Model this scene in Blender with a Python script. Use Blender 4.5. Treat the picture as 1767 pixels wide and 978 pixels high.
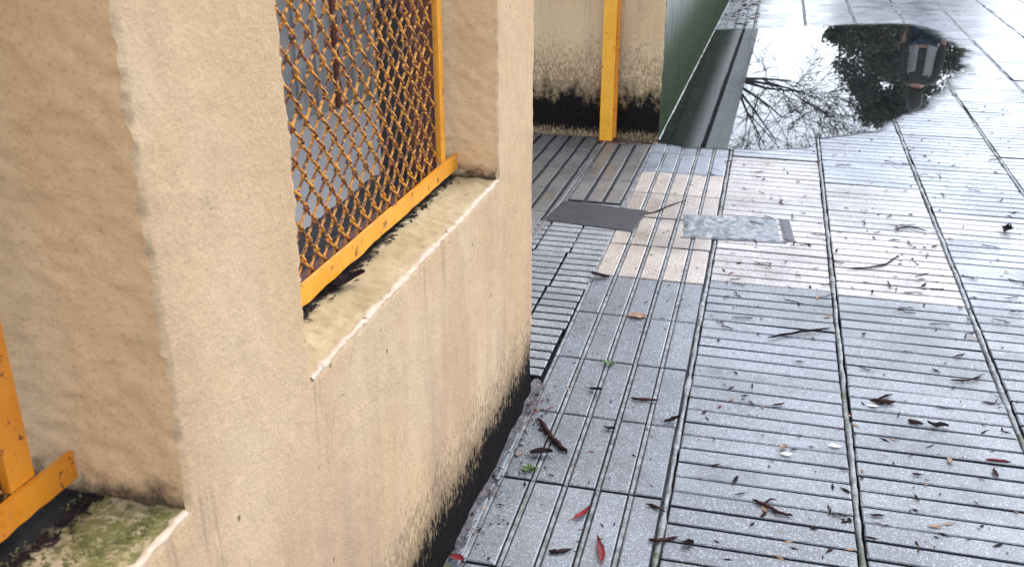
import bpy, math, random
import numpy as np
from mathutils import Vector, Matrix, noise as mn
random.seed(7); rng = np.random.default_rng(11)
for o in list(bpy.data.objects): bpy.data.objects.remove(o)
SC = bpy.context.scene; COL = SC.collection
R = math.radians
# ------------------------------------------------------------------ camera
CX, CY, F = 883.5, 489.0, 1726.0            # photograph centre and focal length in its pixels
PITCH, YAW, H = R(23.29), R(14.17), 1.5
FW = np.array([-math.sin(YAW)*math.cos(PITCH), math.cos(YAW)*math.cos(PITCH), -math.sin(PITCH)])
RT = np.array([math.cos(YAW), math.sin(YAW), 0.0]); UP = np.cross(RT, FW)
cam = bpy.data.cameras.new('camera'); co = bpy.data.objects.new('camera', cam); COL.objects.link(co)
cam.sensor_width = 36; cam.lens = F/1767*36; cam.clip_start = 0.02; cam.clip_end = 2000; cam.dof.use_dof = True; cam.dof.focus_distance = 2.5; cam.dof.aperture_fstop = 9.0
m = Matrix.Identity(4)
for i in range(3): m[i][0], m[i][1], m[i][2] = RT[i], UP[i], -FW[i]
m[0][3], m[1][3], m[2][3] = 0, 0, H
co.matrix_world = m; SC.camera = co
# ------------------------------------------------------------------ sky, sun, exposure
SUN_EL, SUN_AZ = R(57), R(40)                # azimuth clockwise from +Y (along the pavement)
w = bpy.data.worlds.new('World'); SC.world = w; w.use_nodes = True
wn, wl = w.node_tree.nodes, w.node_tree.links
bg = wn['Background']; sky = wn.new('ShaderNodeTexSky'); sky.sky_type = 'NISHITA'; sky.sun_disc = False
sky.sun_elevation = SUN_EL; sky.sun_rotation = SUN_AZ; sky.air_density = 1.0; sky.dust_density = 1.0; sky.ozone_density = 1.0
hs = wn.new('ShaderNodeHueSaturation'); hs.inputs['Saturation'].default_value = 0.42     # overcast: the blue is mostly washed out
wl.new(sky.outputs[0], hs.inputs['Color']); wl.new(hs.outputs[0], bg.inputs['Color']); bg.inputs['Strength'].default_value = 0.15
sl = bpy.data.lights.new('sun', 'SUN'); sl.energy = 0.5; sl.angle = R(45); sl.color = (1.0, 0.95, 0.87)
so = bpy.data.objects.new('sun', sl); COL.objects.link(so)
sd = Vector((math.sin(SUN_AZ)*math.cos(SUN_EL), math.cos(SUN_AZ)*math.cos(SUN_EL), math.sin(SUN_EL)))
so.rotation_euler = sd.to_track_quat('Z', 'Y').to_euler(); so.location = sd*30
SC.view_settings.view_transform = 'Standard'; SC.view_settings.look = 'None'
SC.view_settings.exposure = 1.88; SC.view_settings.gamma = 1.0; SC.view_settings.use_curve_mapping = False
SC.render.engine = 'CYCLES'

# ------------------------------------------------------------------ pixel -> place
def ray(x, y): return FW*F + RT*(x-CX) - UP*(y-CY)
def G(x, y, z=0.0):
    d = ray(x, y); return np.array([0, 0, H]) + d*((z-H)/d[2])
WA = R(0.909); P0 = np.array([-0.637, 0, 0])        # the wall line: 0.9 degrees off the slab joints
WN_ = np.array([math.cos(WA), -math.sin(WA), 0]); WT = np.array([math.sin(WA), math.cos(WA), 0])
def WP(wd, u, z=0.0): return P0 + WN_*wd + WT*u + np.array([0, 0, z])

# ------------------------------------------------------------------ numpy noise
_T = rng.random((64, 64, 64))*2-1
def vn(p):
    i = np.floor(p).astype(int); f = p-i; f = f*f*(3-2*f); r = 0
    for a in (0, 1):
        for b in (0, 1):
            for c in (0, 1):
                wgt = np.abs(1-a-f[:, 0])*np.abs(1-b-f[:, 1])*np.abs(1-c-f[:, 2])
                r = r + wgt*_T[(i[:, 0]+a) % 64, (i[:, 1]+b) % 64, (i[:, 2]+c) % 64]
    return r
def fbm(p, s, o=3, g=0.5):
    r = 0; a = 1.0; p = np.asarray(p)*s
    for k in range(o): r = r + a*vn(p+17.3*k); p = p*2.03; a *= g
    return r

# ------------------------------------------------------------------ object helpers
def props(o, label=None, cat=None, group=None, kind=None):
    if label: o['label'] = label
    if cat: o['category'] = cat
    if group: o['group'] = group
    if kind: o['kind'] = kind
    return o
def mesh(name, v, f, mats, smooth=False, mi=None):
    me = bpy.data.meshes.new(name); me.from_pydata([tuple(map(float, q)) for q in v], [], [tuple(map(int, q)) for q in f])
    for mt in (mats if isinstance(mats, (list, tuple)) else [mats]): me.materials.append(mt)
    if mi is not None: me.polygons.foreach_set('material_index', list(mi))
    if smooth: me.polygons.foreach_set('use_smooth', [True]*len(me.polygons))
    me.update(); return me
def link(name, me, parent=None, loc=(0, 0, 0), rz=0.0):
    o = bpy.data.objects.new(name, me); COL.objects.link(o); o.parent = parent
    o.location = loc; o.rotation_euler = (0, 0, rz); return o
def empty(name, loc=(0, 0, 0), rz=0.0, **k):
    o = bpy.data.objects.new(name, None); COL.objects.link(o); o.location = loc; o.rotation_euler = (0, 0, rz); o.empty_display_size = .1
    return props(o, **k)
class MB:
    def __init__(s): s.v = []; s.f = []; s.m = []
    def add(s, v, f, mi=0):
        n = len(s.v); s.v += [tuple(q) for q in v]; s.f += [tuple(i+n for i in q) for q in f]; s.m += [mi]*len(f)
    def box(s, a, b, mi=0, ch=0.0, bottom=True, side=None):
        (x0, y0, z0), (x1, y1, z1) = a, b; c = ch; sm = mi if side is None else side
        if c <= 0:
            v = [(x0, y0, z0), (x1, y0, z0), (x1, y1, z0), (x0, y1, z0), (x0, y0, z1), (x1, y0, z1), (x1, y1, z1), (x0, y1, z1)]
            s.add(v, [(4, 5, 6, 7)], mi); n = len(s.v)-8
            F_ = [(0, 1, 5, 4), (1, 2, 6, 5), (2, 3, 7, 6), (3, 0, 4, 7)] + ([(3, 2, 1, 0)] if bottom else [])
            s.f += [tuple(i+n for i in q) for q in F_]; s.m += [sm]*len(F_)
        else:
            v = [(x0, y0, z0), (x1, y0, z0), (x1, y1, z0), (x0, y1, z0), (x0, y0, z1-c), (x1, y0, z1-c), (x1, y1, z1-c), (x0, y1, z1-c),
                 (x0+c, y0+c, z1), (x1-c, y0+c, z1), (x1-c, y1-c, z1), (x0+c, y1-c, z1)]
            s.add(v, [(8, 9, 10, 11), (4, 5, 9, 8), (5, 6, 10, 9), (6, 7, 11, 10), (7, 4, 8, 11)], mi); n = len(s.v)-12
            F_ = [(0, 1, 5, 4), (1, 2, 6, 5), (2, 3, 7, 6), (3, 0, 4, 7)] + ([(3, 2, 1, 0)] if bottom else [])
            s.f += [tuple(i+n for i in q) for q in F_]; s.m += [sm]*len(F_)
    def tube(s, pts, rad, n=6, mi=0, cap=True):
        pts = [Vector(p) for p in pts]; N = len(pts); rad = rad if isinstance(rad, (list, tuple)) else [rad]*N
        d0 = (pts[1]-pts[0]).normalized(); a = d0.orthogonal().normalized(); V = []
        for i, p in enumerate(pts):
            d = (pts[min(i+1, N-1)]-pts[max(i-1, 0)]).normalized(); a = (a-d*a.dot(d)).normalized(); b = d.cross(a)
            V += [p+(a*math.cos(2*math.pi*k/n)+b*math.sin(2*math.pi*k/n))*rad[i] for k in range(n)]
        Fc = [(i*n+k, i*n+(k+1) % n, (i+1)*n+(k+1) % n, (i+1)*n+k) for i in range(N-1) for k in range(n)]
        if cap: Fc += [tuple(range(n-1, -1, -1)), tuple((N-1)*n+k for k in range(n))]
        s.add(V, Fc, mi)
    def me(s, name, mats, smooth=False): return mesh(name, s.v, s.f, mats, smooth, s.m)

# ------------------------------------------------------------------ materials
class NT:
    def __init__(s, name):
        s.mat = bpy.data.materials.new(name); s.mat.use_nodes = True; s.t = s.mat.node_tree; s.b = s.t.nodes['Principled BSDF']; s.tc = s.t.nodes.new('ShaderNodeTexCoord')
    def set(s, **k):
        for a, b in k.items():
            i = s.b.inputs[a.replace('_', ' ')]
            if isinstance(b, bpy.types.NodeSocket): s.t.links.new(b, i)
            else: i.default_value = (*b, 1) if isinstance(b, tuple) and len(b) == 3 else b
        return s
    def co(s, sc=(1, 1, 1), src='Object', off=None):
        mp = s.t.nodes.new('ShaderNodeMapping'); s.t.links.new(s.tc.outputs[src], mp.inputs[0]); mp.inputs['Scale'].default_value = sc
        if off is not None: s.t.links.new(off, mp.inputs['Location'])
        return mp.outputs[0]
    def noise(s, scale, det=3, rough=.55, co=None, dist=0.0):
        n = s.t.nodes.new('ShaderNodeTexNoise'); n.inputs['Scale'].default_value = scale; n.inputs['Detail'].default_value = det; n.inputs['Roughness'].default_value = rough; n.inputs['Distortion'].default_value = dist
        s.t.links.new(co or s.co(), n.inputs['Vector']); return n.outputs[0]
    def vor(s, scale, co=None, feat='F1', out='Distance'):
        n = s.t.nodes.new('ShaderNodeTexVoronoi'); n.feature = feat; n.inputs['Scale'].default_value = scale; s.t.links.new(co or s.co(), n.inputs['Vector']); return n.outputs[out]
    def mr(s, x, a, b, c=0.0, d=1.0):
        n = s.t.nodes.new('ShaderNodeMapRange'); n.interpolation_type = 'SMOOTHSTEP'; s.t.links.new(x, n.inputs[0])
        for i, q in enumerate((a, b, c, d)):
            n.inputs[i+1].default_value = q
        return n.outputs[0]
    def math(s, op, a, b=0.0):
        n = s.t.nodes.new('ShaderNodeMath'); n.operation = op
        for i, q in enumerate((a, b)):
            if isinstance(q, bpy.types.NodeSocket): s.t.links.new(q, n.inputs[i])
            else: n.inputs[i].default_value = q
        return n.outputs[0]
    def mix(s, f, a, b, bt='MIX'):
        n = s.t.nodes.new('ShaderNodeMix'); n.data_type = 'RGBA'; n.blend_type = bt
        for i, q in ((0, f), (6, a), (7, b)):
            if isinstance(q, bpy.types.NodeSocket): s.t.links.new(q, n.inputs[i])
            else: n.inputs[i].default_value = (*q, 1) if isinstance(q, tuple) else q
        return n.outputs[2]
    def sep(s, co=None):
        n = s.t.nodes.new('ShaderNodeSeparateXYZ'); s.t.links.new(co or s.tc.outputs['Object'], n.inputs[0]); return n.outputs
    def bump(s, h, st=.5, d=.01, nrm=None):
        n = s.t.nodes.new('ShaderNodeBump'); n.inputs['Strength'].default_value = st; n.inputs['Distance'].default_value = d
        s.t.links.new(h, n.inputs['Height'])
        if nrm is not None: s.t.links.new(nrm, n.inputs['Normal'])
        return n.outputs[0]
    def rand(s):
        n = s.t.nodes.new('ShaderNodeObjectInfo'); return n.outputs['Random']

def stucco(name, c1, c2, mould=0.13, grime=0.35, sillstain=False, hi=0.0, recess=False):
    s = NT(name); z = s.sep()[2]; w_ = s.sep()[0]
    col = s.mix(s.mr(s.noise(2.2, 4, .6), .35, .68), c1, c2)
    col = s.mix(s.mr(s.noise(9, 4, .6), .5, .75, 0, .35), col, tuple(q*.80 for q in c1))
    col = s.mix(s.mr(s.noise(38, 3, .6), .52, .75, 0, .30), col, tuple(q*1.18 for q in c2))
    # greyish mauve weathering, streaked downwards
    st = s.noise(1, 4, .6, s.co((9, 9, 1.2)))
    low = s.mr(z, .85, .25)
    col = s.mix(s.math('MULTIPLY', s.mr(st, .38, .72, 0, .75), low), col, (.30, .205, .15))
    col = s.mix(s.mr(s.noise(1, 5, .65, s.co((5, 5, 3))), .50, .68, 0, .38), col, (.33, .225, .145))
    dr = s.math('MULTIPLY', s.mr(s.noise(1, 4, .65, s.co((38, 38, 2.2))), .56, .72), s.math('MULTIPLY', s.mr(z, .50, .74), s.mr(z, .80, .77)))
    col = s.mix(s.math('MULTIPLY', dr, .45), col, (.17, .12, .10))
    # pits and specks
    pit = s.mr(s.vor(21, s.co((1, 1, .8))), .045, .105, 1, 0); pm = s.math('MULTIPLY', pit, s.mr(s.noise(7, 2), .54, .58))
    col = s.mix(s.math('MULTIPLY', pm, .9), col, (.10, .065, .04))
    gr = s.noise(210, 3, .7); col = s.mix(s.mr(gr, .50, .72, 0, .36), col, tuple(q*.68 for q in c1)); col = s.mix(s.mr(gr, .46, .28, 0, .3), col, tuple(min(1, q*1.25) for q in c2))
    pk = s.math('MULTIPLY', s.mr(s.vor(95), .0, .16, 1, 0), s.mr(s.noise(14, 2), .5, .62))
    col = s.mix(s.math('MULTIPLY', pk, .45), col, (.19, .13, .08))
    hair = s.math('MULTIPLY', s.mr(s.vor(16, s.co((1.6, 1.6, .35)), 'DISTANCE_TO_EDGE'), .0, .012, 1, 0), s.mr(s.noise(3.3, 3), .56, .64))
    col = s.mix(s.math('MULTIPLY', hair, .7), col, (.24, .16, .09))
    # speckled grime that thickens towards the foot, then black mould with a ragged streaky edge
    fine = s.noise(85, 4, .75, s.co((1, 1, .45))); strk = s.noise(1, 6, .72, s.co((11, 11, 8)))
    hgt = s.math('ADD', z, s.math('MULTIPLY', s.math('SUBTRACT', strk, .5), -.17 if not recess else -.46))
    g1 = s.math('MULTIPLY', s.mr(hgt, mould+grime, mould*.6, 0, 1), s.mr(s.math('ADD', fine, s.mr(hgt, mould+grime, mould, -.16, .10)), .50, .62))
    col = s.mix(s.math('MULTIPLY', g1, .72), col, (.085, .062, .03))
    g2 = s.mr(s.math('ADD', hgt, s.math('MULTIPLY', s.math('SUBTRACT', fine, .5), .34 if not recess else .26)), mould*1.15, mould*.72)
    if recess:   # a bare lighter skirting strip along the very foot
        g2 = s.math('MULTIPLY', g2, s.mr(s.math('ADD', z, s.math('MULTIPLY', s.math('SUBTRACT', fine, .5), .10)), .015, .06, .45, 1))
    col = s.mix(s.math('MULTIPLY', g2, .985), col, (.006, .006, .0075))
    b1 = s.bump(s.noise(300, 3, .7), .6, .0022)
    b2 = s.bump(s.noise(115, 4, .65), .55, .0040, b1); b3 = s.bump(s.noise(26, 4, .6), .28, .008, b2)
    b4 = s.bump(s.math('SUBTRACT', 1.0, s.math('ADD', pm, s.math('MULTIPLY', hair, .5))), .5, .003, b3)
    s.set(Base_Color=col, Roughness=.86, Specular_IOR_Level=s.mr(g2, 0, 1, .25, .02), Normal=b4); return s.mat

M = {}
WC1, WC2 = (.435, .298, .172), (.49, .358, .228)
M['stucco'] = stucco('stucco_cream', WC1, WC2, .15, .33)
M['stucco_recess'] = stucco('stucco_recess', (.49, .345, .195), (.53, .395, .25), .27, .62, recess=True)

s = NT('stucco_reveal'); z = s.sep()[2]        # trowelled reveals: rougher, more orange plaster, colour lightened in place of frontal light
c = s.mix(s.mr(s.noise(3, 4), .3, .7), (.62, .415, .225), (.68, .475, .285)); c = s.mix(s.mr(s.noise(22, 5, .65), .45, .75, 0, .4), c, (.53, .365, .215))
pit = s.math('MULTIPLY', s.mr(s.vor(19), 0, .10, 1, 0), s.mr(s.noise(6, 2), .5, .56)); c = s.mix(s.math('MULTIPLY', pit, .8), c, (.09, .05, .025))
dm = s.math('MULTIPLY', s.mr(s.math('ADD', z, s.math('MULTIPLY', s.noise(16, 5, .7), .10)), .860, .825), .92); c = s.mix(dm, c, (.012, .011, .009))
gr = s.noise(190, 3, .7); c = s.mix(s.mr(gr, .5, .72, 0, .5), c, (.34, .22, .125)); b = s.bump(gr, .6, .0025); b = s.bump(s.noise(34, 5, .65, s.co((1, 1, 1.6)), .4), .22, .008, b)
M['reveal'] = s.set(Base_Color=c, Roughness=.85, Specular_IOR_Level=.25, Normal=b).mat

def sillmat(name, moss):
    s = NT(name); w_ = s.sep()[0]; n1 = s.noise(24, 5, .7); n2 = s.noise(70, 4, .7)
    c = s.mix(s.mr(s.noise(5, 4), .3, .7), (.34, .262, .145), (.43, .345, .215)); c = s.mix(s.mr(n2, .52, .7, 0, .55), c, (.26, .20, .10))
    if moss:
        mm = s.math('MULTIPLY', s.mr(s.noise(13, 5, .7), .38, .54), s.mr(n2, .32, .52)); c = s.mix(s.math('MULTIPLY', mm, .92), c, (.115, .115, .028))
        c = s.mix(s.math('MULTIPLY', s.mr(n1, .58, .68), .8), c, (.03, .03, .014))
    else: c = s.mix(s.mr(n1, .5, .75, 0, .5), c, (.36, .31, .15))
    dk = s.mr(s.math('ADD', w_, s.math('MULTIPLY', s.math('SUBTRACT', n1, .5), .12 if moss else .07)), -.128 if moss else -.118, -.112 if moss else -.100, 1, 0)  # back of sill darkened: dirt, and the shadow band under the bar painted in
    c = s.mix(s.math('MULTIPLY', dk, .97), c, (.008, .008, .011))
    b = s.bump(n2, .6, .004); b = s.bump(n1, .5, .008, b)
    return s.set(Base_Color=c, Roughness=.85, Specular_IOR_Level=.25, Normal=b).mat
M['sill'] = sillmat('sill_plaster', False); M['sill_moss'] = sillmat('sill_mossy', True)
s = NT('lip_plaster'); c = s.mix(s.mr(s.noise(60, 4, .7), .4, .7), (.49, .385, .295), (.40, .29, .20))
c = s.mix(s.math('MULTIPLY', s.mr(s.noise(34, 3), .64, .70), .8), c, (.05, .04, .03))
M['lip'] = s.set(Base_Color=c, Roughness=.8, Normal=s.bump(s.noise(150, 3), .5, .002)).mat

def paint(name, a, b_, rust, gl=.38):
    s = NT(name); c = s.mix(s.mr(s.noise(11, 4), .35, .7), a, b_); n = s.noise(32, 5, .7)
    ch = s.mr(n, rust, rust+.03); c = s.mix(ch, c, (.12, .045, .012))
    c = s.mix(s.mr(s.noise(160, 2), .62, .7, 0, .5), c, tuple(q*.55 for q in a))
    h = s.math('SUBTRACT', s.noise(90, 3), s.math('MULTIPLY', ch, .6))
    return s.set(Base_Color=c, Roughness=s.mr(n, .4, .7, gl, .75), Normal=s.bump(h, .35, .002)).mat
M['yellow'] = paint('yellow_paint', (.60, .235, .012), (.66, .285, .02), .61)
M['ochre'] = paint('ochre_paint_worn', (.50, .165, .008), (.57, .21, .012), .61)
M['postyellow'] = paint('post_yellow', (.62, .28, .012), (.68, .325, .02), .62)
s = NT('wire_rusty'); c = s.mix(s.mr(s.noise(42, 4, .7), .45, .57), (.60, .25, .022), (.15, .038, .010)); c = s.mix(s.mr(s.noise(120, 2), .52, .62), c, (.055, .02, .008))
M['wire'] = s.set(Base_Color=c, Roughness=.55).mat
s = NT('rust_brown'); c = s.mix(s.mr(s.noise(30, 4), .4, .7), (.10, .022, .008), (.045, .012, .006)); M['rust'] = s.set(Base_Color=c, Roughness=.7).mat
s = NT('shaded_lining'); c = s.mix(s.noise(20, 4), (.014, .010, .009), (.03, .018, .013)); M['lining_shade'] = s.set(Base_Color=c, Roughness=.8).mat  # near-black: shade inside the openings put into the colour

def slabmat(name, a, b_, rg=(.22, .5), coat=.45):
    s = NT(name); rd = s.rand(); off = s.t.nodes.new('ShaderNodeCombineXYZ')
    s.t.links.new(s.math('MULTIPLY', rd, 37.0), off.inputs[0]); s.t.links.new(s.math('MULTIPLY', rd, 91.0), off.inputs[1]); C_ = s.co((1, 1, 1), 'Object', off.outputs[0])
    geo = s.t.nodes.new('ShaderNodeNewGeometry'); P = geo.outputs['Position']
    c = s.mix(s.mr(s.noise(4, 4, .6, C_), .3, .72), a, b_)
    c = s.mix(s.mr(rd, 0, 1, 0, .7), c, tuple(q*.72 for q in a))
    ag = s.vor(330, C_, 'F1', 'Color'); sp = s.sep(ag)[0]
    c = s.mix(s.mr(sp, .78, .86, 0, .5), c, tuple(min(1, q*2.4) for q in b_)); c = s.mix(s.mr(sp, .30, .20, 0, .35), c, tuple(q*.5 for q in a))
    blot = s.noise(1.7, 5, .65, P); c = s.mix(s.mr(blot, .50, .68, 0, .6), c, tuple(q*.55 for q in a)); c = s.mix(s.mr(s.noise(5.5, 5, .7, P), .55, .68, 0, .5), c, tuple(q*.5 for q in a))
    c = s.mix(s.math('MULTIPLY', s.mr(s.noise(48, 4, .7, P), .66, .72), .7), c, (.03, .026, .022))
    wet = s.mr(s.noise(3.1, 5, .62, P), .36, .66)
    n = s.noise(260, 3, .6, C_); b = s.bump(n, .35, .0018); b = s.bump(s.noise(11, 3, .5, C_), .25, .004, b)
    s.set(Base_Color=c, Roughness=s.mr(wet, 0, 1, rg[1], rg[0]), Specular_IOR_Level=.5, Normal=b, Coat_Weight=s.mr(wet, 0, 1, coat*.45, coat), Coat_Roughness=.15, Coat_IOR=1.4)
    return s.mat
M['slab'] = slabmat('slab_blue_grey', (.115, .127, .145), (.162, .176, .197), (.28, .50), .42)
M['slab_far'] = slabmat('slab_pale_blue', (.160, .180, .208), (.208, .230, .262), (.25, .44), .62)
M['slab_pink'] = slabmat('slab_pinkish', (.265, .238, .230), (.325, .295, .287), (.27, .46), .62)
M['slab_mid'] = slabmat('slab_warm_grey', (.205, .198, .202), (.26, .25, .253), (.27, .46), .6)
M['slab_buff'] = slabmat('slab_buff', (.265, .225, .195), (.325, .282, .25), (.28, .48), .5)
M['slab_recess'] = slabmat('slab_recess', (.085, .082, .078), (.125, .118, .11), (.35, .6), .25)
M['slab_ramp'] = slabmat('slab_ramp', (.15, .155, .165), (.21, .215, .225), (.3, .55), .25)
s = NT('groove_dirt'); c = s.mix(s.noise(30, 4), (.013, .015, .020), (.036, .039, .048)); M['dirt'] = s.set(Base_Color=c, Roughness=.75, Specular_IOR_Level=.2).mat
s = NT('joint_mortar'); n = s.noise(24, 5, .7); c = s.mix(s.mr(n, .35, .65), (.08, .085, .09), (.24, .25, .265)); c = s.mix(s.mr(s.noise(7, 3), .58, .68), c, (.05, .06, .03))
M['mortar'] = s.set(Base_Color=c, Roughness=.5, Normal=s.bump(s.noise(90, 4), .7, .004)).mat
s = NT('soil'); n = s.noise(60, 5, .7); c = s.mix(s.mr(n, .35, .65), (.022, .022, .026), (.09, .08, .088)); c = s.mix(s.mr(s.noise(14, 3), .6, .66), c, (.05, .065, .025)); c = s.mix(s.mr(s.noise(40, 3), .64, .68), c, (.22, .13, .13))
M['soil'] = s.set(Base_Color=c, Roughness=.8, Normal=s.bump(n, .8, .008)).mat
s = NT('ground_asphalt'); c = s.mix(s.noise(3, 5), (.04, .04, .043), (.07, .07, .073)); M['asphalt'] = s.set(Base_Color=c, Roughness=.6, Normal=s.bump(s.noise(90, 3), .5, .004)).mat
s = NT('yard_concrete'); c = s.mix(s.noise(1.2, 5), (.15, .145, .14), (.25, .245, .24)); M['yard'] = s.set(Base_Color=c, Roughness=s.mr(s.noise(.9, 4), .35, .65, .10, .35), Coat_Weight=.6, Coat_Roughness=.08).mat
s = NT('kerb_stone'); c = s.mix(s.noise(9, 5), (.22, .22, .22), (.32, .32, .31)); M['kerb'] = s.set(Base_Color=c, Roughness=.6, Normal=s.bump(s.noise(70, 3), .4, .004)).mat

def wallgrey(name, a, b_, moss):
    s = NT(name); z = s.sep()[2]; strk = s.noise(1, 5, .65, s.co((7, 7, .8))); st2 = s.noise(1, 4, .6, s.co((22, 22, 2.5)))
    c = s.mix(s.mr(strk, .35, .7), a, b_); c = s.mix(s.mr(st2, .55, .75, 0, .4), c, tuple(q*1.6 for q in b_)); c = s.mix(s.mr(s.noise(1, 5, .7, s.co((30, 30, 1.2))), .5, .7, 0, .6), c, tuple(q*.4 for q in a))
    if moss:
        hz = s.math('ADD', z, s.math('MULTIPLY', s.math('SUBTRACT', st2, .5), -.5)); hz = s.math('ADD', hz, s.math('MULTIPLY', s.math('SUBTRACT', strk, .5), -.35))
        c = s.mix(s.mr(hz, .95, .42, 0, .95), c, (.024, .038, .019)); c = s.mix(s.math('MULTIPLY', s.mr(hz, .36, .08), s.mr(s.noise(30, 4, .7), .35, .6)), c, (.010, .018, .008))
    return s.set(Base_Color=c, Roughness=s.mr(z, .3, .9, .9, .4), Specular_IOR_Level=s.mr(z, .35, .85, .03, .5), Normal=s.bump(s.noise(60, 4), .3, .004)).mat
M['wallgrey'] = wallgrey('wall_grey_mossy', (.12, .14, .15), (.20, .225, .24), True)
M['panelgrey'] = wallgrey('panel_grey', (.11, .132, .145), (.145, .168, .182), False)
s = NT('gap_dark'); M['black'] = s.set(Base_Color=(.012, .014, .016), Roughness=.7).mat

s = NT('puddle_water')          # a thin clear film: Fresnel mirror over what lies beneath
t = s.t; gl = t.nodes.new('ShaderNodeBsdfGlossy'); gl.inputs['Roughness'].default_value = 0.006; gl.inputs['Color'].default_value = (1, 1, 1, 1)
tr = t.nodes.new('ShaderNodeBsdfTransparent'); tr.inputs['Color'].default_value = (.30, .31, .30, 1); fr = t.nodes.new('ShaderNodeFresnel'); fr.inputs['IOR'].default_value = 1.46
at_ = t.nodes.new('ShaderNodeAttribute'); at_.attribute_name = 'depth'
wf = s.mr(s.math('ADD', at_.outputs['Fac'], s.math('MULTIPLY', s.math('SUBTRACT', s.noise(9, 5, .65), .5), 1.1)), -.15, .55)
t.links.new(s.mr(wf, 0, 1, .22, .006), gl.inputs['Roughness']); t.links.new(s.mix(wf, (1.0, 1.0, 1.0), (.30, .31, .30)), tr.inputs['Color'])
mx = t.nodes.new('ShaderNodeMixShader'); t.links.new(s.math('MULTIPLY', fr.outputs[0], wf), mx.inputs[0]); t.links.new(tr.outputs[0], mx.inputs[1]); t.links.new(gl.outputs[0], mx.inputs[2])
t.links.new(mx.outputs[0], t.nodes['Material Output'].inputs['Surface']); t.nodes.remove(s.b); M['water'] = s.mat

def plain(name, a, b_, rough=.6, sc=30, **k):
    s = NT(name); c = s.mix(s.mr(s.noise(sc, 4), .35, .65), a, b_); return s.set(Base_Color=c, Roughness=rough, **k).mat
M['twig'] = plain('twig_bark', (.016, .008, .008), (.042, .020, .018), .85, 30, Specular_IOR_Level=.12)
M['leafdark'] = plain('leaf_dark', (.008, .006, .007), (.026, .013, .014), .85, 30, Specular_IOR_Level=.12)
M['leafred'] = plain('leaf_red', (.17, .014, .020), (.08, .014, .018), .7, 30, Specular_IOR_Level=.2)
M['leafbrown'] = plain('leaf_brown', (.17, .085, .04), (.26, .15, .08), .55)
M['leafpale'] = plain('petal_pale', (.60, .58, .56), (.72, .70, .68), .5)
M['weed'] = plain('weed_green', (.045, .10, .02), (.09, .16, .035), .5)
M['moss'] = plain('moss_green', (.085, .080, .022), (.13, .12, .04), .9, 60)
M['pebble'] = plain('pebble', (.10, .095, .10), (.25, .24, .24), .6)

# ================================================================== SETTING
def sheet(name, x0, x1, y0, y1, z, mat, kind='structure'):
    return props(link(name, mesh(name, [(x0, y0, z), (x1, y0, z), (x1, y1, z), (x0, y1, z)], [(0, 1, 2, 3)], mat)), kind=kind)
sheet('ground', -300, 300, -300, 300, -.16, M['asphalt'])
sheet('road', 3.42, 11.5, -60, 120, -.125, M['asphalt'])
sheet('yard', -14, -1.02, -10, 40, -.012, M['yard'])
pave = props(link('pavement', mesh('pavement', [(-1.6, -3, -.036), (3.2, -3, -.036), (3.2, 40, -.036), (-1.6, 40, -.036)], [(0, 1, 2, 3)], M['dirt'])), kind='structure')
pave['label'] = 'wet grooved concrete slab pavement strewn with leaf litter'
mb = MB()
for k in range(44): mb.box((3.205, -3+k*1.0, -.15), (3.405, -3+k*1.0+.985, .012), 0, .012)
kb = props(link('kerb', mb.me('kerb', M['kerb'])), kind='structure')

PX, JX, BP = .465, .024, .0706          # column pitch, joint width, bar pitch
SX, SY = PX-JX, BP*5
def jit(mb, a):
    mb.v = [(x+random.uniform(-a, a), y+random.uniform(-a, a), z+(random.uniform(-a*.25, a*.25) if z > -.02 else 0)) for x, y, z in mb.v]
def slab_cross(mats, gw=.0082):            # five moulded bars across the pavement
    mb = MB(); g = gw
    mb.box((-SX/2, -SY/2+.001, -.034), (SX/2, SY/2-.001, -.010), 1, 0, False)
    for i in range(5):
        y = -SY/2+i*BP; q = g*random.uniform(.6, 1.35)
        mb.box((-SX/2, y+q/2, -.012), (SX/2, y+BP-q/2, 0), 0, .0028, False, 1)
    jit(mb, .0015); return mb.me('paving_slab', mats)
LB = .0856
def slab_long(mats, n=5, bead=True, L=SY):          # bars along the pavement with mortar beads between them
    mb = MB(); Wd = n*LB
    mb.box((-Wd/2, -L/2+.001, -.034), (Wd/2, L/2-.001, -.010), 1, 0, False)
    for i in range(n):
        x = -Wd/2+i*LB
        mb.box((x+.0085, -L/2+.0045, -.012), (x+LB-.0085, L/2-.0045, 0), 0, .0028, False, 1)
        if bead:
            for e in ((x+.0005,) if i else (x+.001,)): mb.box((e-.0048, -L/2+.002, -.011), (e+.0048, L/2-.002, -.0022), 2, .002, False)
    jit(mb, .0010); return mb.me('paving_slab', mats)
NV = 5
var = {k: [slab_cross([M[k], M['dirt']]) for _ in range(NV)] for k in ('slab', 'slab_pink', 'slab_mid', 'slab_far', 'slab_recess')}
lvar = {k: [slab_long([M[k], M['dirt'], M['mortar']]) for _ in range(NV)] for k in ('slab', 'slab_buff', 'slab_far')}
X0 = -.137
coff = [.035, .012, .028, .006, .022, .03, .01]
nslab = 0
def tilt(o, a=.0035):
    o.rotation_euler = (random.gauss(0, a), random.gauss(0, a), random.gauss(0, .0012))
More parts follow.
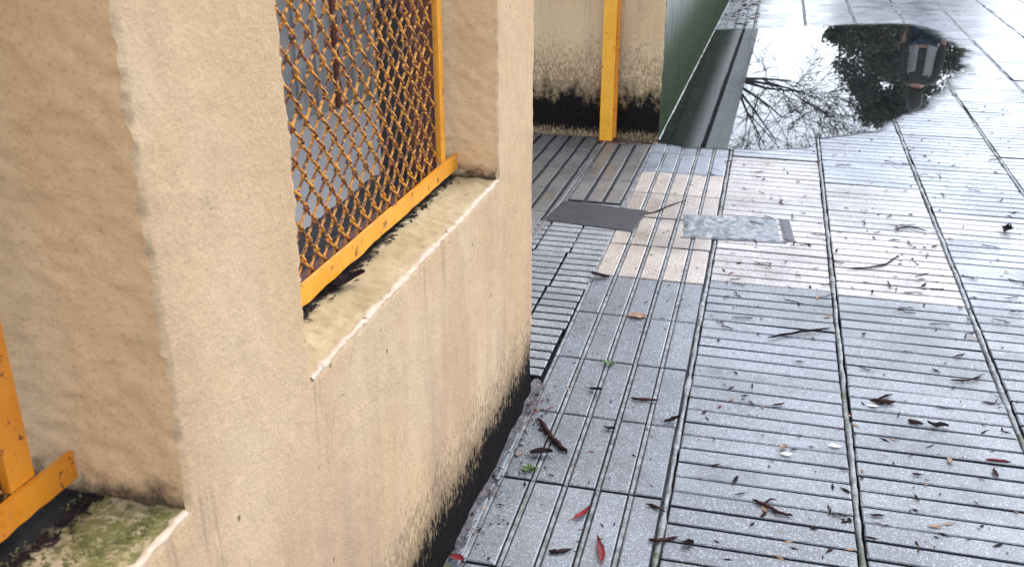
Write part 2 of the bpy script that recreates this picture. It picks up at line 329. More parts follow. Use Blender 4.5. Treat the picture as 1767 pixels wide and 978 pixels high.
for k in range(7):
    for r in range(34):
        yc = 1.09-2*SY+r*SY+SY/2+coff[k]+.0
        if yc > 12.7 or yc < .7: continue
        kind = 'slab'
        if 3.50 < yc < 5.35 and k == 0: kind = 'slab_pink'
        elif 3.60 < yc < 5.05 and k == 1: kind = random.choice(('slab_pink', 'slab_mid'))
        elif 3.9 < yc < 4.8 and k == 2: kind = random.choice(('slab_mid', 'slab_far'))
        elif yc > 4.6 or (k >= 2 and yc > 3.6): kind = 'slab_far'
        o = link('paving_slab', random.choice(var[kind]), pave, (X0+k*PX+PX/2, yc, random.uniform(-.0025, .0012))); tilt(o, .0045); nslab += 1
LXC = X0-.0045-5*LB/2
for r in range(34):
    yc = 2.138-4*SY+r*SY+SY/2
    if yc > 12.7 or yc < .8: continue
    kind = 'slab_buff' if 3.5 < yc < 5.05 else ('slab_far' if yc > 5.05 else 'slab')
    o = link('paving_slab', random.choice(lvar[kind]), pave, (LXC, yc, random.uniform(-.0012, .0008))); tilt(o, .003); nslab += 1
# mortar joints between the columns: a rough raised bead with dark edges
def bead(x, y0, y1, wd=.0155, a=0.0):
    n = int((y1-y0)/.012); ys = np.linspace(y0, y1, n); p = np.c_[ys*0+x*7, ys, ys*0]
    hw = wd/2*(1+.45*fbm(p, 22, 3)); zz = -.0022+.0030*fbm(p, 9, 4); cx = x+.0022*fbm(p+5, 8, 3); gap = fbm(p+9, 2.3, 2) > .62
    V = []; Fc = []
    for i in range(n):
        z_ = zz[i] if not gap[i] else -.012
        V += [(cx[i]-hw[i], ys[i], -.016), (cx[i]-hw[i]*.7, ys[i], z_), (cx[i]+hw[i]*.7, ys[i], z_), (cx[i]+hw[i], ys[i], -.016)]
    for i in range(n-1):
        for q in range(3): Fc.append((i*4+q, i*4+q+1, i*4+4+q+1, i*4+4+q))
    link('mortar_joint', mesh('mortar_joint', V, Fc, M['mortar'], True), pave)
for k in range(8): bead(X0+k*PX, .75, 12.7)
# the rest of the pavement, beyond the frame
mb = MB()
for k in range(7):
    for r in range(75):
        y = 1.09-2*SY+34*SY+coff[k]+r*SY
        for i in range(5): mb.box((X0+k*PX+JX/2, y+i*BP+.005, -.03), (X0+(k+1)*PX-JX/2, y+(i+1)*BP-.005, 0), 0, 0, False)
for r in range(75):
    for i in range(5): mb.box((LXC-5*LB/2+i*LB+.008, 2.138+30*SY+r*SY+.004, -.03), (LXC-5*LB/2+(i+1)*LB-.008, 2.138+30*SY+(r+1)*SY-.004, 0), 0, 0, False)
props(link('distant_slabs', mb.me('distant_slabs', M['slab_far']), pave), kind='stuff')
# gateway: finely grooved ramp tiles, kerb strip, recess slabs
rt_me = []
for _ in range(3):
    mb = MB(); Wd, Ld = .142, .353
    for i in range(6): mb.box((-Wd/2+.003, -Ld/2+i*Ld/6+.006, -.03), (Wd/2-.003, -Ld/2+(i+1)*Ld/6-.006, 0), 0, .0028, False, 1)
    jit(mb, .001); rt_me.append(mb.me('paving_slab', [M['slab_ramp'], M['dirt']]))
for k in range(4):
    for r in range(4):
        o = link('paving_slab', random.choice(rt_me), pave, (-.645-k*.145+.012*(r-1.5)/1.5*1.0, 2.69+.177+r*.353, random.uniform(-.002, 0.0)), -.016); tilt(o, .003); nslab += 1
link('mortar_bed', mesh('mortar_bed', [(-.9, 3.83, -.0125), (-.53, 3.83, -.0125), (-.53, 5.52, -.0125), (-.9, 5.52, -.0125)], [(0, 1, 2, 3)], M['mortar']), pave)
lr = [slab_long([M['slab_recess'], M['dirt'], M['mortar']], 3, False) for _ in range(3)]
lr2 = [slab_long([M['slab_recess'], M['dirt'], M['mortar']], 4, False) for _ in range(3)]
for r in range(3):
    link('paving_slab', lr[r], pave, (-.717+.004*r, 4.42+.177+r*.352, -.001), -.015)
for r in range(5):
    for q in range(2):
        link('paving_slab', random.choice(lr2), pave, (-1.060-.345*q+.011*(r-2)/2, 3.86+.177+r*.352, .004), -.022)
mb = MB(); mb.box((-.010, -.86, -.03), (.010, .86, .004), 0, .003)
o = link('kerb_strip', mb.me('kerb_strip', M['slab_recess']), pave, (-.868, 4.62, 0), -.030)
# cut sliver of slab against the wall foot
for r in range(6):
    y0 = .72+.353*r-.02
    if y0 > 2.4: continue
    mb = MB(); mb.box((-.607+.0022*r, y0+.006, -.03), (-.575+.0005*r, y0+.345, -.002), 0, .003); jit(mb, .003)
    link('paving_slab', mb.me('paving_slab', [M['slab'], M['dirt']]), pave)

# puddle ------------------------------------------------------------
outl = [(1147, 247), (1185, 257), (1265, 259), (1330, 259), (1402, 256), (1416, 246), (1440, 240), (1500, 228), (1565, 205), (1612, 183), (1650, 150), (1678, 118), (1684, 98), (1664, 76), (1640, 62), (1600, 47), (1560, 40), (1520, 40), (1440, 43), (1392, 47), (1340, 48), (1300, 50), (1268, 50), (1238, 53)]
gp = [G(x, y)[:2] for x, y in outl]; P = []
for i in range(len(gp)):
    a, b = gp[i], gp[(i+1) % len(gp)]; n = max(2, int(np.hypot(*(b-a))/.03))
    P += [a+(b-a)*k/n for k in range(n)]
P = np.array(P); q = np.c_[P, P[:, :1]*0]; nz = np.c_[fbm(q, 3.1, 4), fbm(q+31, 3.1, 4)]
onwall = (P[:, 0] < -.42) & (P[:, 1] > 5.5)
P = P+nz*np.where(P[:, 1:2] < 5.75, .012, .05)*(~onwall)[:, None]
P[onwall, 0] -= .06
def sdist(q, P):
    A = P; B = np.roll(P, -1, 0); best = np.full(len(q), 9.0); ins = np.zeros(len(q), bool)
    for a, b in zip(A, B):
        e = b-a; t_ = np.clip(((q-a)@e)/max(e@e, 1e-12), 0, 1); best = np.minimum(best, np.hypot(*(q-(a+t_[:, None]*e)).T))
        c_ = ((a[1] > q[:, 1]) != (b[1] > q[:, 1])); xx = a[0]+(q[:, 1]-a[1])*(e[0])/(e[1] if abs(e[1]) > 1e-12 else 1e-12); ins ^= c_ & (q[:, 0] < xx)
    return np.where(ins, best, -best)
gx = np.arange(-.62, 2.5, .02); gy = np.concatenate([np.arange(5.25, 6.2, .02), np.arange(6.2, 10.4, .04)]); XX, YY = np.meshgrid(gx, gy, indexing='ij'); Q = np.c_[XX.ravel(), YY.ravel()]; SD = sdist(Q, P)
soft = .02+.20*np.clip((Q[:, 0]-.45)/.8, 0, 1)+.10*np.clip((Q[:, 1]-9)/.8, 0, 1)
wv = np.clip(SD/soft, -1, 1); keep = SD > -soft*.9; ng = len(gy)
ii, jj = np.meshgrid(np.arange(len(gx)-1), np.arange(ng-1), indexing='ij'); f4 = np.c_[(ii*ng+jj).ravel(), ((ii+1)*ng+jj).ravel(), ((ii+1)*ng+jj+1).ravel(), (ii*ng+jj+1).ravel()]; f4 = f4[keep[f4].all(1)]
us_ = np.unique(f4); mp_ = -np.ones(len(Q), int); mp_[us_] = np.arange(len(us_))
pm_ = mesh('puddle', np.c_[Q[us_], np.full(len(us_), .0030)], mp_[f4], M['water'], True); at = pm_.attributes.new('depth', 'FLOAT', 'POINT'); at.data.foreach_set('value', wv[us_].astype(np.float32))
props(link('puddle', pm_), 'still rainwater puddle reflecting white sky and trees', None, None, 'structure')

# ================================================================== NEAR BOUNDARY WALL
Z0, Z1, ZT = .772, 1.92, 2.25
OPEN = [(-.17, .877), (1.212, 2.247)]
UEND, UST = 2.592, -1.6
DEP = .17
def dfield(p):      # plaster unevenness: p columns are w, u, z
    d = np.empty_like(p); d[:, 0] = .0035*fbm(p, 3.0, 3)+.0007*fbm(p+3, 45, 2)
    d[:, 1] = .0014*fbm(p+11, 7, 2)+.0032*fbm(p+7, 62, 2, .75); d[:, 2] = .0014*fbm(p+23, 7, 2)+.0026*fbm(p+13, 62, 2, .75); return d
def rfield(p): return np.clip(.0048+.0048*fbm(p+51, 60, 2), .0008, .0125)
def seg(a, b, h): return list(np.linspace(a, b, max(2, int(round((b-a)/h))+1)))[:-1]
def gridmesh(name, A, B, fn, mat, hole=None, smooth=True):
    A = np.array(A); B = np.array(B); aa, bb = np.meshgrid(A, B, indexing='ij'); p = fn(aa.ravel(), bb.ravel()); nb = len(B)
    i, j = np.meshgrid(np.arange(len(A)-1), np.arange(nb-1), indexing='ij'); i = i.ravel(); j = j.ravel()
    if hole is not None:
        k = ~hole((A[i]+A[i+1])/2, (B[j]+B[j+1])/2); i, j = i[k], j[k]
    f = np.c_[i*nb+j, (i+1)*nb+j, (i+1)*nb+j+1, i*nb+j+1]
    us = np.unique(f); mp = -np.ones(len(p), int); mp[us] = np.arange(len(us))
    return mesh(name, p[us], mp[f], mat, smooth)
def rectdist(u, z, o): return np.hypot(np.maximum(np.maximum(o[0]-u, u-o[1]), 0), np.maximum(np.maximum(Z0-z, z-Z1), 0))
def front(u, z):
    p = np.c_[u*0, u, z]; r = rfield(p); d = np.minimum(rectdist(u, z, OPEN[0]), rectdist(u, z, OPEN[1])); d = np.minimum(d, np.maximum(UEND-u, 0))
    k = np.clip(d, 0, None); off = np.where(k < r, r-np.sqrt(np.maximum(r*r-(r-k)**2, 0)), 0)
    p = p+dfield(p); p[:, 0] -= off; p[:, 0] += .012*np.exp(-np.maximum(z, 0)/.05)*(.5+.5*fbm(np.c_[u*0, u, z], 7, 3)); return p
h_ = .0058
UA = seg(UST, -.4, .05)+seg(-.4, OPEN[0][0], .03)+seg(OPEN[0][0], .70, .02)+seg(.70, .877, h_)+seg(.877, 1.212, h_)+seg(1.212, 2.247, h_)+seg(2.247, UEND, h_)+[UEND]
ZA = seg(-.03, Z0, .009)+seg(Z0, 1.45, h_)+seg(1.45, Z1, .02)+seg(Z1, ZT, .04)+[ZT]
def inhole(u, z): return ((u > OPEN[0][0]) & (u < OPEN[0][1]) & (z > Z0) & (z < Z1)) | ((u > OPEN[1][0]) & (u < OPEN[1][1]) & (z > Z0) & (z < Z1))
wall = empty('boundary_wall', P0, -WA, label='cream stucco boundary wall with two grilled openings and black mouldy foot', cat='wall')
link('plaster_face', gridmesh('plaster_face', UA, ZA, front, M['stucco'], inhole), wall)
DA = [0, .012, .02]+seg(.028, DEP, .0085)+[DEP]
DA1 = [0, .012, .02]+seg(.028, .30, .0085)+[.30]
def jamb(ue, sgn):
    def fn(e, z):
        p = np.c_[e*0, e*0+ue, z]; r = rfield(p); q = dfield(p); ed = np.maximum(e, r); c = np.c_[-ed, e*0+ue, z]
        k = np.clip(e/.03, 0, 1)[:, None]; dd = q*(1-k)+(dfield(c)+np.c_[e*0, .003*fbm(c+3, 13, 4), e*0])*k; return np.c_[e*0-ed, e*0+ue, z]+dd
    return fn
for o_ in OPEN:
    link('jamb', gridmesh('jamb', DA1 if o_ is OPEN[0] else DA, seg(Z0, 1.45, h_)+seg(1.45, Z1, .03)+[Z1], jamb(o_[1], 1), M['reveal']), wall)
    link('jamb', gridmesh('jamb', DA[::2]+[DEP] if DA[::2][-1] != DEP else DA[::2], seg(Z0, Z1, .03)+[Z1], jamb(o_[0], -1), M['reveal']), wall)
def sill(e, u):
    p = np.c_[e*0, u, e*0+Z0]; r = rfield(p); q = dfield(p); ed = np.maximum(e, r); c = np.c_[-ed, u, e*0+Z0]
    k = np.clip(e/.03, 0, 1)[:, None]; dd = q*(1-k)+(dfield(c)+np.c_[e*0, e*0, .0035*fbm(c+3, 17, 4)])*k; return np.c_[-ed, u, e*0+Z0]+dd
DS = [0, .012, .02]+seg(.028, .30, .0085)+[.30]
for i, o_ in enumerate(OPEN):
    uu = [u for u in UA if o_[0]-1e-6 <= u < o_[1]-1e-6]+[o_[1]]
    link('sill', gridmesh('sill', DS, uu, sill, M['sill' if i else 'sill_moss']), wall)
    # broken pale plaster lip along the sill edge
    n = int((o_[1]-o_[0])/.006); us = np.linspace(o_[0]+.004, o_[1]-.002, n); c = np.c_[us*0, us, us*0+Z0]; dq = dfield(c); r = rfield(c)
    hh = np.clip(.0008+.0013*fbm(c+77, 40, 3), .0, .004)*(fbm(c+99, 14, 2) > -.3); V = []
    for j in range(n):
        base = c[j]+dq[j]; hj = hh[j]+.0004; b0 = -r[j]
        V += [base+np.array([-.002, 0, b0-.004]), base+np.array([.0006+.5*hj, 0, b0*.75]), base+np.array([b0*.35, 0, b0*.15+hj]), base+np.array([b0-.002, 0, hj]), base+np.array([b0-.009, 0, -.002])]
    Fc = [(j*5+k, j*5+5+k, j*5+6+k, j*5+1+k) for j in range(n-1) for k in range(4)]
    link('sill_lip', mesh('sill_lip', V, Fc, M['lip'], True), wall)
    # lintel underside, and a dark lining whose colour stands for the shade behind the grille
    mb = MB(); mb.box((-DEP, o_[0], Z1+.002), (-.012, o_[1], Z1+.03)); link('lintel', mb.me('lintel', M['reveal']), wall)
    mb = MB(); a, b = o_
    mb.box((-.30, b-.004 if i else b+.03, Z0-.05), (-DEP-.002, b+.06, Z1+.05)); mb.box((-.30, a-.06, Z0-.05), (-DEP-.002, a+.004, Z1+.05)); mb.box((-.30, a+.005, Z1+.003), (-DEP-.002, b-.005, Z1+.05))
    link('shade_lining', mb.me('shade_lining', M['lining_shade']), wall)
# back face, end and top
mb = MB(); bk = -.298
for (u0, u1, z0, z1) in [(UST, OPEN[0][0]-.065, -.05, ZT), (OPEN[0][0]-.064, OPEN[0][1]+.064, -.05, Z0-.055), (OPEN[0][0]-.064, OPEN[0][1]+.064, Z1+.055, ZT), (OPEN[0][1]+.065, OPEN[1][0]-.065, -.05, ZT),
                         (OPEN[1][0]-.064, OPEN[1][1]+.064, -.05, Z0-.055), (OPEN[1][0]-.064, OPEN[1][1]+.064, Z1+.055, ZT), (OPEN[1][1]+.065, UEND-.02, -.05, ZT)]:
    mb.box((bk, u0, z0), (-.03, u1, z1-.01))
link('wall_core', mb.me('wall_core', M['stucco']), wall)
def endf(e, z):
    p = np.c_[e*0, e*0+UEND, z]; r = rfield(p); q = dfield(p); ed = np.maximum(e, r); c = np.c_[-ed, e*0+UEND, z]; k = np.clip(e/.03, 0, 1)[:, None]
    f = .012*np.exp(-np.maximum(z, 0)/.05)*(.5+.5*fbm(p, 7, 3)); q[:, 0] += f
    return c+q*(1-k)+dfield(c)*k
link('wall_end', gridmesh('wall_end', [0, .012, .03, .06, .1, .15, .2, .25, .30], ZA, endf, M['stucco']), wall)
mb = MB(); mb.box((-.31, UST, ZT-.012), (.012, UEND+.01, ZT+.05), 0, .01); link('coping', mb.me('coping', M['stucco']), wall)

# rough mortar and dirt along the wall foot
n = 230; us = np.linspace(.75, 2.66, n); V = []; Fc = []; NC = 7
for j in range(n):
    for k in range(NC):
        t_ = k/(NC-1); p = np.array([[us[j], t_*.35, 3.3]]); z_ = (.016*(1-t_)**1.5-.007)+.0065*fbm(p, 21, 4)[0]
        V.append((-.006+t_*(.056+.022*fbm(p, 5, 3)[0]), us[j], z_))
for j in range(n-1):
    for k in range(NC-1): Fc.append((j*NC+k, j*NC+k+1, (j+1)*NC+k+1, (j+1)*NC+k))
o = props(link('wall_foot_dirt', mesh('wall_foot_dirt', V, Fc, M['soil'], True), None, P0, -WA), 'crumbled mortar and dirt along the foot of cream wall', None, None, 'stuff')

# ------------------------------------------------------------------ grilles
def make_wire(ph):
    zs = np.arange(0, 38); pts = []; rad = []; q = .0288; a = .0134
    for j in zs:
        s_ = 1 if (j+ph) % 2 == 0 else -1
        for (dz, k) in ((-.0075, .70), (-.0030, .99), (.0030, .99), (.0075, .70)):
            pts.append((s_*.0040*(1 if dz > 0 else -1)*(1 if ph == 0 else 1), s_*a*k, j*q+dz))
    mb = MB(); mb.tube(pts, .0029, 6); return mb.me('wire', M['wire'], True)
WIRES = [make_wire(0), make_wire(1)]
def grille(name, label, o_, wd, paintm, uvl, uvr, ue):
    u0, u1 = o_; g = empty(name, WP(wd, (u0+u1)/2, Z0+.02), -WA, label=label, cat='grille', group='chain link grilles in the wall openings'); um = (u0+u1)/2; zb = .0   # local z=0 is .792
    mb = MB(); L0, L1 = u0-um+.003, ue-um                      # bottom bar: flat strip with slightly ragged lower edge
    n = 60; ys = np.linspace(L0, L1, n); pv = np.c_[ys, ys*0, ys*0]; lo = .004+.0022*fbm(pv+um, 30, 3); hi = .041+.0012*fbm(pv+8, 12, 2); bx = .0015*fbm(pv+4, 6, 2)
    V = []; Fc = []
    for j in range(n): V += [(.0035+bx[j], ys[j], lo[j]), (.0035+bx[j], ys[j], hi[j]), (-.0035+bx[j], ys[j], hi[j]), (-.0035+bx[j], ys[j], lo[j])]
    for j in range(n-1): Fc += [(j*4+k, j*4+4+k, j*4+4+(k+1) % 4, j*4+(k+1) % 4) for k in range(4)]
    Fc += [(0, 1, 2, 3), tuple((n-1)*4+k for k in (3, 2, 1, 0))]
    link('bottom_bar', mesh('bottom_bar', V, Fc, paintm), g)
    mb = MB(); mb.box((-.016, uvl-um, .0415), (-.0045, uvr-um, 1.105), 0, .002); link('upright_bar', mb.me('upright_bar', paintm), g)
    mb = MB(); mb.box((-.016, L0+.004, .0415), (-.0045, L0+.05, 1.105), 0, .002); link('upright_bar', mb.me('upright_bar', paintm), g)
    mb = MB(); mb.box((-.0036, L0, 1.107), (.0036, L1-.002, 1.124), 0, .001); link('top_bar', mb.me('top_bar', paintm), g)
    mb = MB(); mb.box((-.075, uvl-um-.006, .012), (-.0165, uvl-um-.001, 1.10)); mb.box((-.075, L0+.06, -.012), (-.018, uvl-um-.008, -.004)); link('inner_flange', mb.me('inner_flange', M['rust']), g)
    k = 0; u = L0+.05
    while u < uvl-um-.002:
        wo = link('wire', WIRES[k % 2], g, (-.020+random.uniform(-.0008, .0008), u, .030+random.uniform(-.001, .001))); wo.rotation_euler = (random.gauss(0, .0022), random.gauss(0, .004), 0); u += .0262; k += 1
    return g
grille('chain_link_grille', 'rusty chain link grille in yellow frame above the bare plaster sill', OPEN[1], -.106, M['yellow'], 2.150, 2.180, 2.243)
grille('chain_link_grille', 'corner of ochre framed grille above the mossy sill', OPEN[0], -.152, M['ochre'], .776, .815, .872)

# ================================================================== FAR WALL WITH GATEWAY PIER
UC = 5.552
pier = empty('gateway_wall', WP(0, UC), -WA, label='mould stained cream wall end closing the gateway behind the yellow post', cat='wall')
def pf(w_, z):
    p = np.c_[w_, w_*0, z]; d = dfield(p+9.1); rr = .008; k = np.clip(-w_, 0, None); off = np.where(k < rr, rr-np.sqrt(np.maximum(rr*rr-(rr-k)**2, 0)), 0); q = p.copy(); q[:, 1] += d[:, 0]+off-.02*np.exp(-np.maximum(z, 0)/.03)*(.4+.6*fbm(p, 9, 3)); q[:, 0] += d[:, 1]; return q
link('plaster_face', gridmesh('plaster_face', [-x for x in seg(0, 1.15, .011)]+[-1.15], seg(-.04, 1.2, .012)+seg(1.2, 2.3, .05)+[2.3], pf, M['stucco_recess']), pier)
mb = MB(); mb.box((-1.15, .012, -.04), (-.012, .26, 2.29)); link('wall_core', mb.me('wall_core', M['stucco_recess']), pier)
mb = MB(); mb.box((-1.17, -.02, 2.292), (.012, .28, 2.36), 0, .01); link('coping', mb.me('coping', M['stucco_recess']), pier)
fw_ = empty('concrete_wall', WP(0, 6), -WA, label='grey concrete wall with green algae at its foot beside the puddle', cat='wall')
def gf(u, z):
    p = np.c_[u*0, u, z]; d = dfield(p+4.4); q = p.copy(); q[:, 0] += d[:, 0]*1.2-.002; return q
link('wall_face', gridmesh('wall_face', seg(UC-6+.014, 3, .02)+seg(3, 34, .12)+[34], seg(-.04, .93, .02)+[.93], gf, M['wallgrey']), fw_)
mb = MB(); mb.box((-.2, UC-6+.262, -.04), (-.02, 34, .925)); link('wall_core', mb.me('wall_core', M['wallgrey']), fw_)
mb = MB(); mb.box((-.2, UC-6+.262, .931), (-.035, 34, 1.12)); link('recessed_band', mb.me('recessed_band', M['black']), fw_)
k = 0; y = UC-6+.264
while y < 33:
    mb = MB(); mb.box((-.06, y+.006, 1.10), (.004, y+2.0, 2.35), 0, .006); link('panel', mb.me('panel', M['panelgrey']), fw_); y += 2.006
n = 240; us = np.linspace(UC-6+.02, 6.5, n); V = []
pp = np.c_[us*3, us*0, us*0]; aw = .004*(1+.5*fbm(pp, 5, 3))
for j in range(n): V += [(.0, us[j], .010), (aw[j], us[j], .0065), (aw[j]*1.5, us[j], .001)]
link('meniscus_line', mesh('meniscus_line', V, [(j*3+k, j*3+3+k, j*3+4+k, j*3+1+k) for j in range(n-1) for k in range(2)], M['mortar'], True), fw_)  # pale strip stands in for the bright meniscus glint along the wall

# yellow gate post: square tube with a welded edge flat, foot plate
gp_ = empty('gate_post', WP(-.282, UC-.045), -WA, label='yellow painted steel gate post rusting at its foot', cat='post')
mb = MB(); mb.box((-.042, -.030, .004), (.030, .020, 2.25), 0, .004); link('post_tube', mb.me('post_tube', M['postyellow']), gp_)
mb = MB(); mb.box((.0305, -.016, .02), (.046, .018, 2.24), 0, .002); link('edge_flat', mb.me('edge_flat', M['ochre']), gp_)
mb = MB(); mb.box((-.06, -.05, -.004), (.065, .03, .0035), 0, .001); link('foot_plate', mb.me('foot_plate', M['rust']), gp_)

# ------------------------------------------------------------------ covers set in the pavement
s = NT('cover_iron'); n1 = s.noise(18, 4); cc = s.mix(s.mr(n1, .35, .7), (.035, .034, .042), (.065, .060, .072)); cc = s.mix(s.mr(s.noise(9, 3), .60, .72, 0, .5), cc, (.09, .045, .04))
M['iron'] = s.set(Base_Color=cc, Roughness=.42, Metallic=.35).mat
M['gapiron'] = plain('iron_dark', (.014, .013, .016), (.03, .027, .032), .5)
cv = empty('access_cover', (-.672, 4.215, .0), R(-7.5), label='dark iron chequer plate cover beside the gateway kerb strip', cat='cover')
mb = MB(); mb.box((-.203, -.143, -.02), (.203, .143, .0045), 0, .002); link('plate', mb.me('plate', M['gapiron']), cv)
mb = MB()
for i in range(25):
    for j in range(17):
        x, y = -.190+i*.0158, -.130+j*.0162; d = .0042 if (i+j) % 2 else .0018; e = .0060-d
        mb.add([(x-d, y-e, .0046), (x+d, y-e, .0046), (x+d, y+e, .0046), (x-d, y+e, .0046), (x, y, .0085)], [(0, 1, 4), (1, 2, 4), (2, 3, 4), (3, 0, 4)])
props(link('tread_studs', mb.me('tread_studs', M['iron']), cv), kind='stuff')
s = NT('patch_concrete'); n1 = s.noise(28, 5, .75); cc = s.mix(s.mr(n1, .42, .60), (.045, .062, .075), (.155, .17, .19)); cc = s.mix(s.mr(s.noise(110, 3), .62, .7, 0, .6), cc, (.24, .26, .27))
M['patch'] = s.set(Base_Color=cc, Roughness=.35, Normal=s.bump(n1, .7, .006), Coat_Weight=.35, Coat_Roughness=.2).mat
cv2 = empty('valve_cover', (-.080, 4.205, -.0025), R(5), label='mottled grey concrete cover slab set among the pinkish slabs', cat='cover')
n = 40; xs = np.linspace(-.212, .212, n); ys = np.linspace(-.15, .15, 30)
link('cover_slab', gridmesh('cover_slab', xs, ys, lambda a, b: np.c_[a, b, .0050+.0022*fbm(np.c_[a, b, a*0], 34, 3)-.012*(np.maximum(np.abs(a)/.212, np.abs(b)/.15) > .999)], M['patch'], None, False), cv2)
mb = MB(); mb.box((.216, -.152, -.02), (.224, .152, .0052)); mb.box((-.216, -.160, -.02), (.224, -.1525, .0048)); mb.box((.2245, -.13, -.02), (.262, .15, .004), 0, .002); link('frame_edge', mb.me('frame_edge', [M['iron']]), cv2)

# ================================================================== LITTER
def gnd(x, y, z=.003): p = G(x, y, z); return (float(p[0]), float(p[1]), float(p[2]))
def twig(label, px, rad, mat='twig', group=None, name='twig', fork=None):
    pts = [Vector(gnd(x, y, rad+.001)) for x, y in px]; base = pts[0].copy(); base.z = 0; fine = []
    for i in range(len(pts)-1):
        for k in range(4):
            p = pts[i].lerp(pts[i+1], k/4); fine.append(p+Vector((random.uniform(-1, 1), random.uniform(-1, 1), random.uniform(-.2, .6)))*rad*.5)
    fine.append(pts[-1]); N = len(fine); rr = [rad*(.55+.6*math.sin(math.pi*(.15+.8*i/(N-1))))*random.uniform(.85, 1.15) for i in range(N)]; rr[-1] *= .4; rr[0] *= .6
    mb = MB(); mb.tube([p-base for p in fine], rr, 6)
    if fork:
        q = [Vector(gnd(x, y, rad*.7+.001)) for x, y in fork]; mb.tube([p-base for p in q], [rad*.6]*(len(q)-1)+[rad*.25], 5)
    o = link(name, mb.me(name, M[mat], True), None, base); return props(o, label, 'twig', group)
def leafmesh(L, Wd, curl, mat, seed, lobes=0):
    r = random.Random(seed); n, m_ = 9, 5; V = []
    for i in range(n):
        t_ = i/(n-1); hw = Wd/2*(math.sin(math.pi*min(1, t_*.94+.05))**.75)*(1+.16*math.sin(t_*17+seed)); bend = curl*L*(.35*math.sin(t_*3+seed)+.28*(t_-.5)**2*4)
        for j in range(m_):
            s_ = (j/(m_-1)-.5)*2; V.append(((t_-.5)*L, s_*hw+.12*L*math.sin(t_*2.3+seed)*.5, .0015+abs(bend)*.6+curl*Wd*.45*s_*s_*(.6+.4*r.random())))
    Fc = [(i*m_+j, (i+1)*m_+j, (i+1)*m_+j+1, i*m_+j+1) for i in range(n-1) for j in range(m_-1)]
    stem = len(V); mb = MB(); mb.add(V, Fc); mb.tube([(-.5*L, .12*L*math.sin(seed)*.5, .002), (-.62*L, .02*L, .003), (-.75*L, .0, .0025)], [.0009, .0008, .0006], 4)
    return mb.me('fallen_leaf', M[mat], True)
def leaf(label, x, y, L, Wd, rz, mat, curl=.35, group=None, seed=None):
    o = link('fallen_leaf', leafmesh(L, Wd, curl, mat, seed or random.randint(1, 999)), None, gnd(x, y, .002), rz); return props(o, label, 'leaf', group)
twig('long black curved pod lying beside the mouldy wall foot', [(929, 722), (943, 740), (955, 757), (966, 768), (978, 781)], .0070)
twig('dark twig lying straight across two left strip bars', [(1089, 687), (1110, 689), (1136, 689)], .0042)
twig('black stick on the near slab by the bottom edge, below the red leaf', [(947, 950), (968, 951), (987, 946)], .0045)
twig('grey green twig crossing the joint near the bottom edge', [(1118, 931), (1140, 932), (1170, 925)], .004)
twig('bent dark twig just above the grey green twig', [(1116, 869), (1130, 873), (1148, 882)], .0036)
twig('long reddish brown stalk left of the second slab joint', [(1326, 582), (1365, 575), (1400, 570), (1433, 566)], .0042, 'leafdark')
twig('thick dark stick lying in a groove with a white petal below', [(1500, 690), (1520, 692), (1545, 692)], .0062, fork=[(1512, 690), (1528, 682), (1540, 680)])
twig('short straight dark stick right of the white petal', [(1566, 724), (1580, 728), (1594, 731)], .0050)
twig('thin forked twig on the right slabs near the third joint', [(1640, 655), (1670, 656), (1694, 650)], .0030, fork=[(1672, 656), (1690, 648), (1700, 644)])
twig('reddish stalk near the right edge lying in a groove', [(1702, 792), (1722, 794), (1745, 796)], .0036, 'leafred')
twig('dark cluster stalk in the lower middle of the slabs', [(1298, 862), (1320, 870), (1345, 884), (1368, 889)], .0045, fork=[(1318, 868), (1330, 860), (1340, 862)])
twig('thin twig bridging the pinkish slabs beside the iron cover', [(1098, 372), (1130, 366), (1155, 355), (1185, 345)], .0030)
twig('long twig on the pale slabs just below the puddle edge at right', [(1543, 395), (1570, 391), (1600, 398)], .0032)
twig('curved twig on pale slabs right of the first joint', [(1462, 463), (1500, 462), (1530, 455), (1552, 440)], .0030)
leaf('dark red crumpled leaf by the end of the long black pod', 934, 786, .062, .030, .3, 'leafdark', .6)
leaf('bright red leaf fragment at the wall foot, bottom edge', 789, 966, .036, .022, -.4, 'leafred', .5)
leaf('long crimson leaf lying lengthwise at the bottom edge', 1033, 950, .092, .016, 1.85, 'leafred', .4)
leaf('small crimson leaf above the long crimson leaf', 1004, 888, .060, .016, .9, 'leafred', .5)
leaf('small dark curled leaf on the left strip above the straight twig', 1028, 675, .045, .020, -.5, 'leafdark', .7)
leaf('dark maroon leaf on the joint left of the grooved slabs', 1160, 727, .050, .020, .4, 'leafdark', .6)
leaf('black wet leaf clump on the buff pavers', 1036, 480, .070, .035, .4, 'leafdark', .7)
leaf('orange brown leaf scrap on the grey left strip', 1100, 546, .070, .040, .1, 'leafbrown', .3)
leaf('round black leaf clump alone on the far right slabs', 1736, 399, .055, .045, 1.0, 'leafdark', .9)
leaf('pale petal beside the thick dark stick', 1506, 700, .030, .014, .1, 'leafpale', .1)
leaf('pale petal left of the second slab joint', 1441, 770, .034, .016, .1, 'leafpale', .1)
leaf('white petal under a brown leaf scrap', 1357, 783, .030, .016, .2, 'leafpale', .1)
leaf('brown leaf scrap touching the white petal', 1352, 772, .034, .018, 1.2, 'leafbrown', .5)
leaf('tiny dark leaf on the left strip below the black pod line', 1052, 741, .034, .016, .3, 'leafdark', .6)
leaf('dark leaf on the left strip joint right of the maroon leaf', 1188, 940, .032, .022, .9, 'leafdark', .7)
leaf('ragged dark leaf lying right of the short straight stick', 1618, 737, .060, .026, .3, 'leafdark', .6)
leaf('black oval leaf on grooved slabs low in the picture', 1134, 715+105, .03, .018, .2, 'leafdark', .6) if False else None
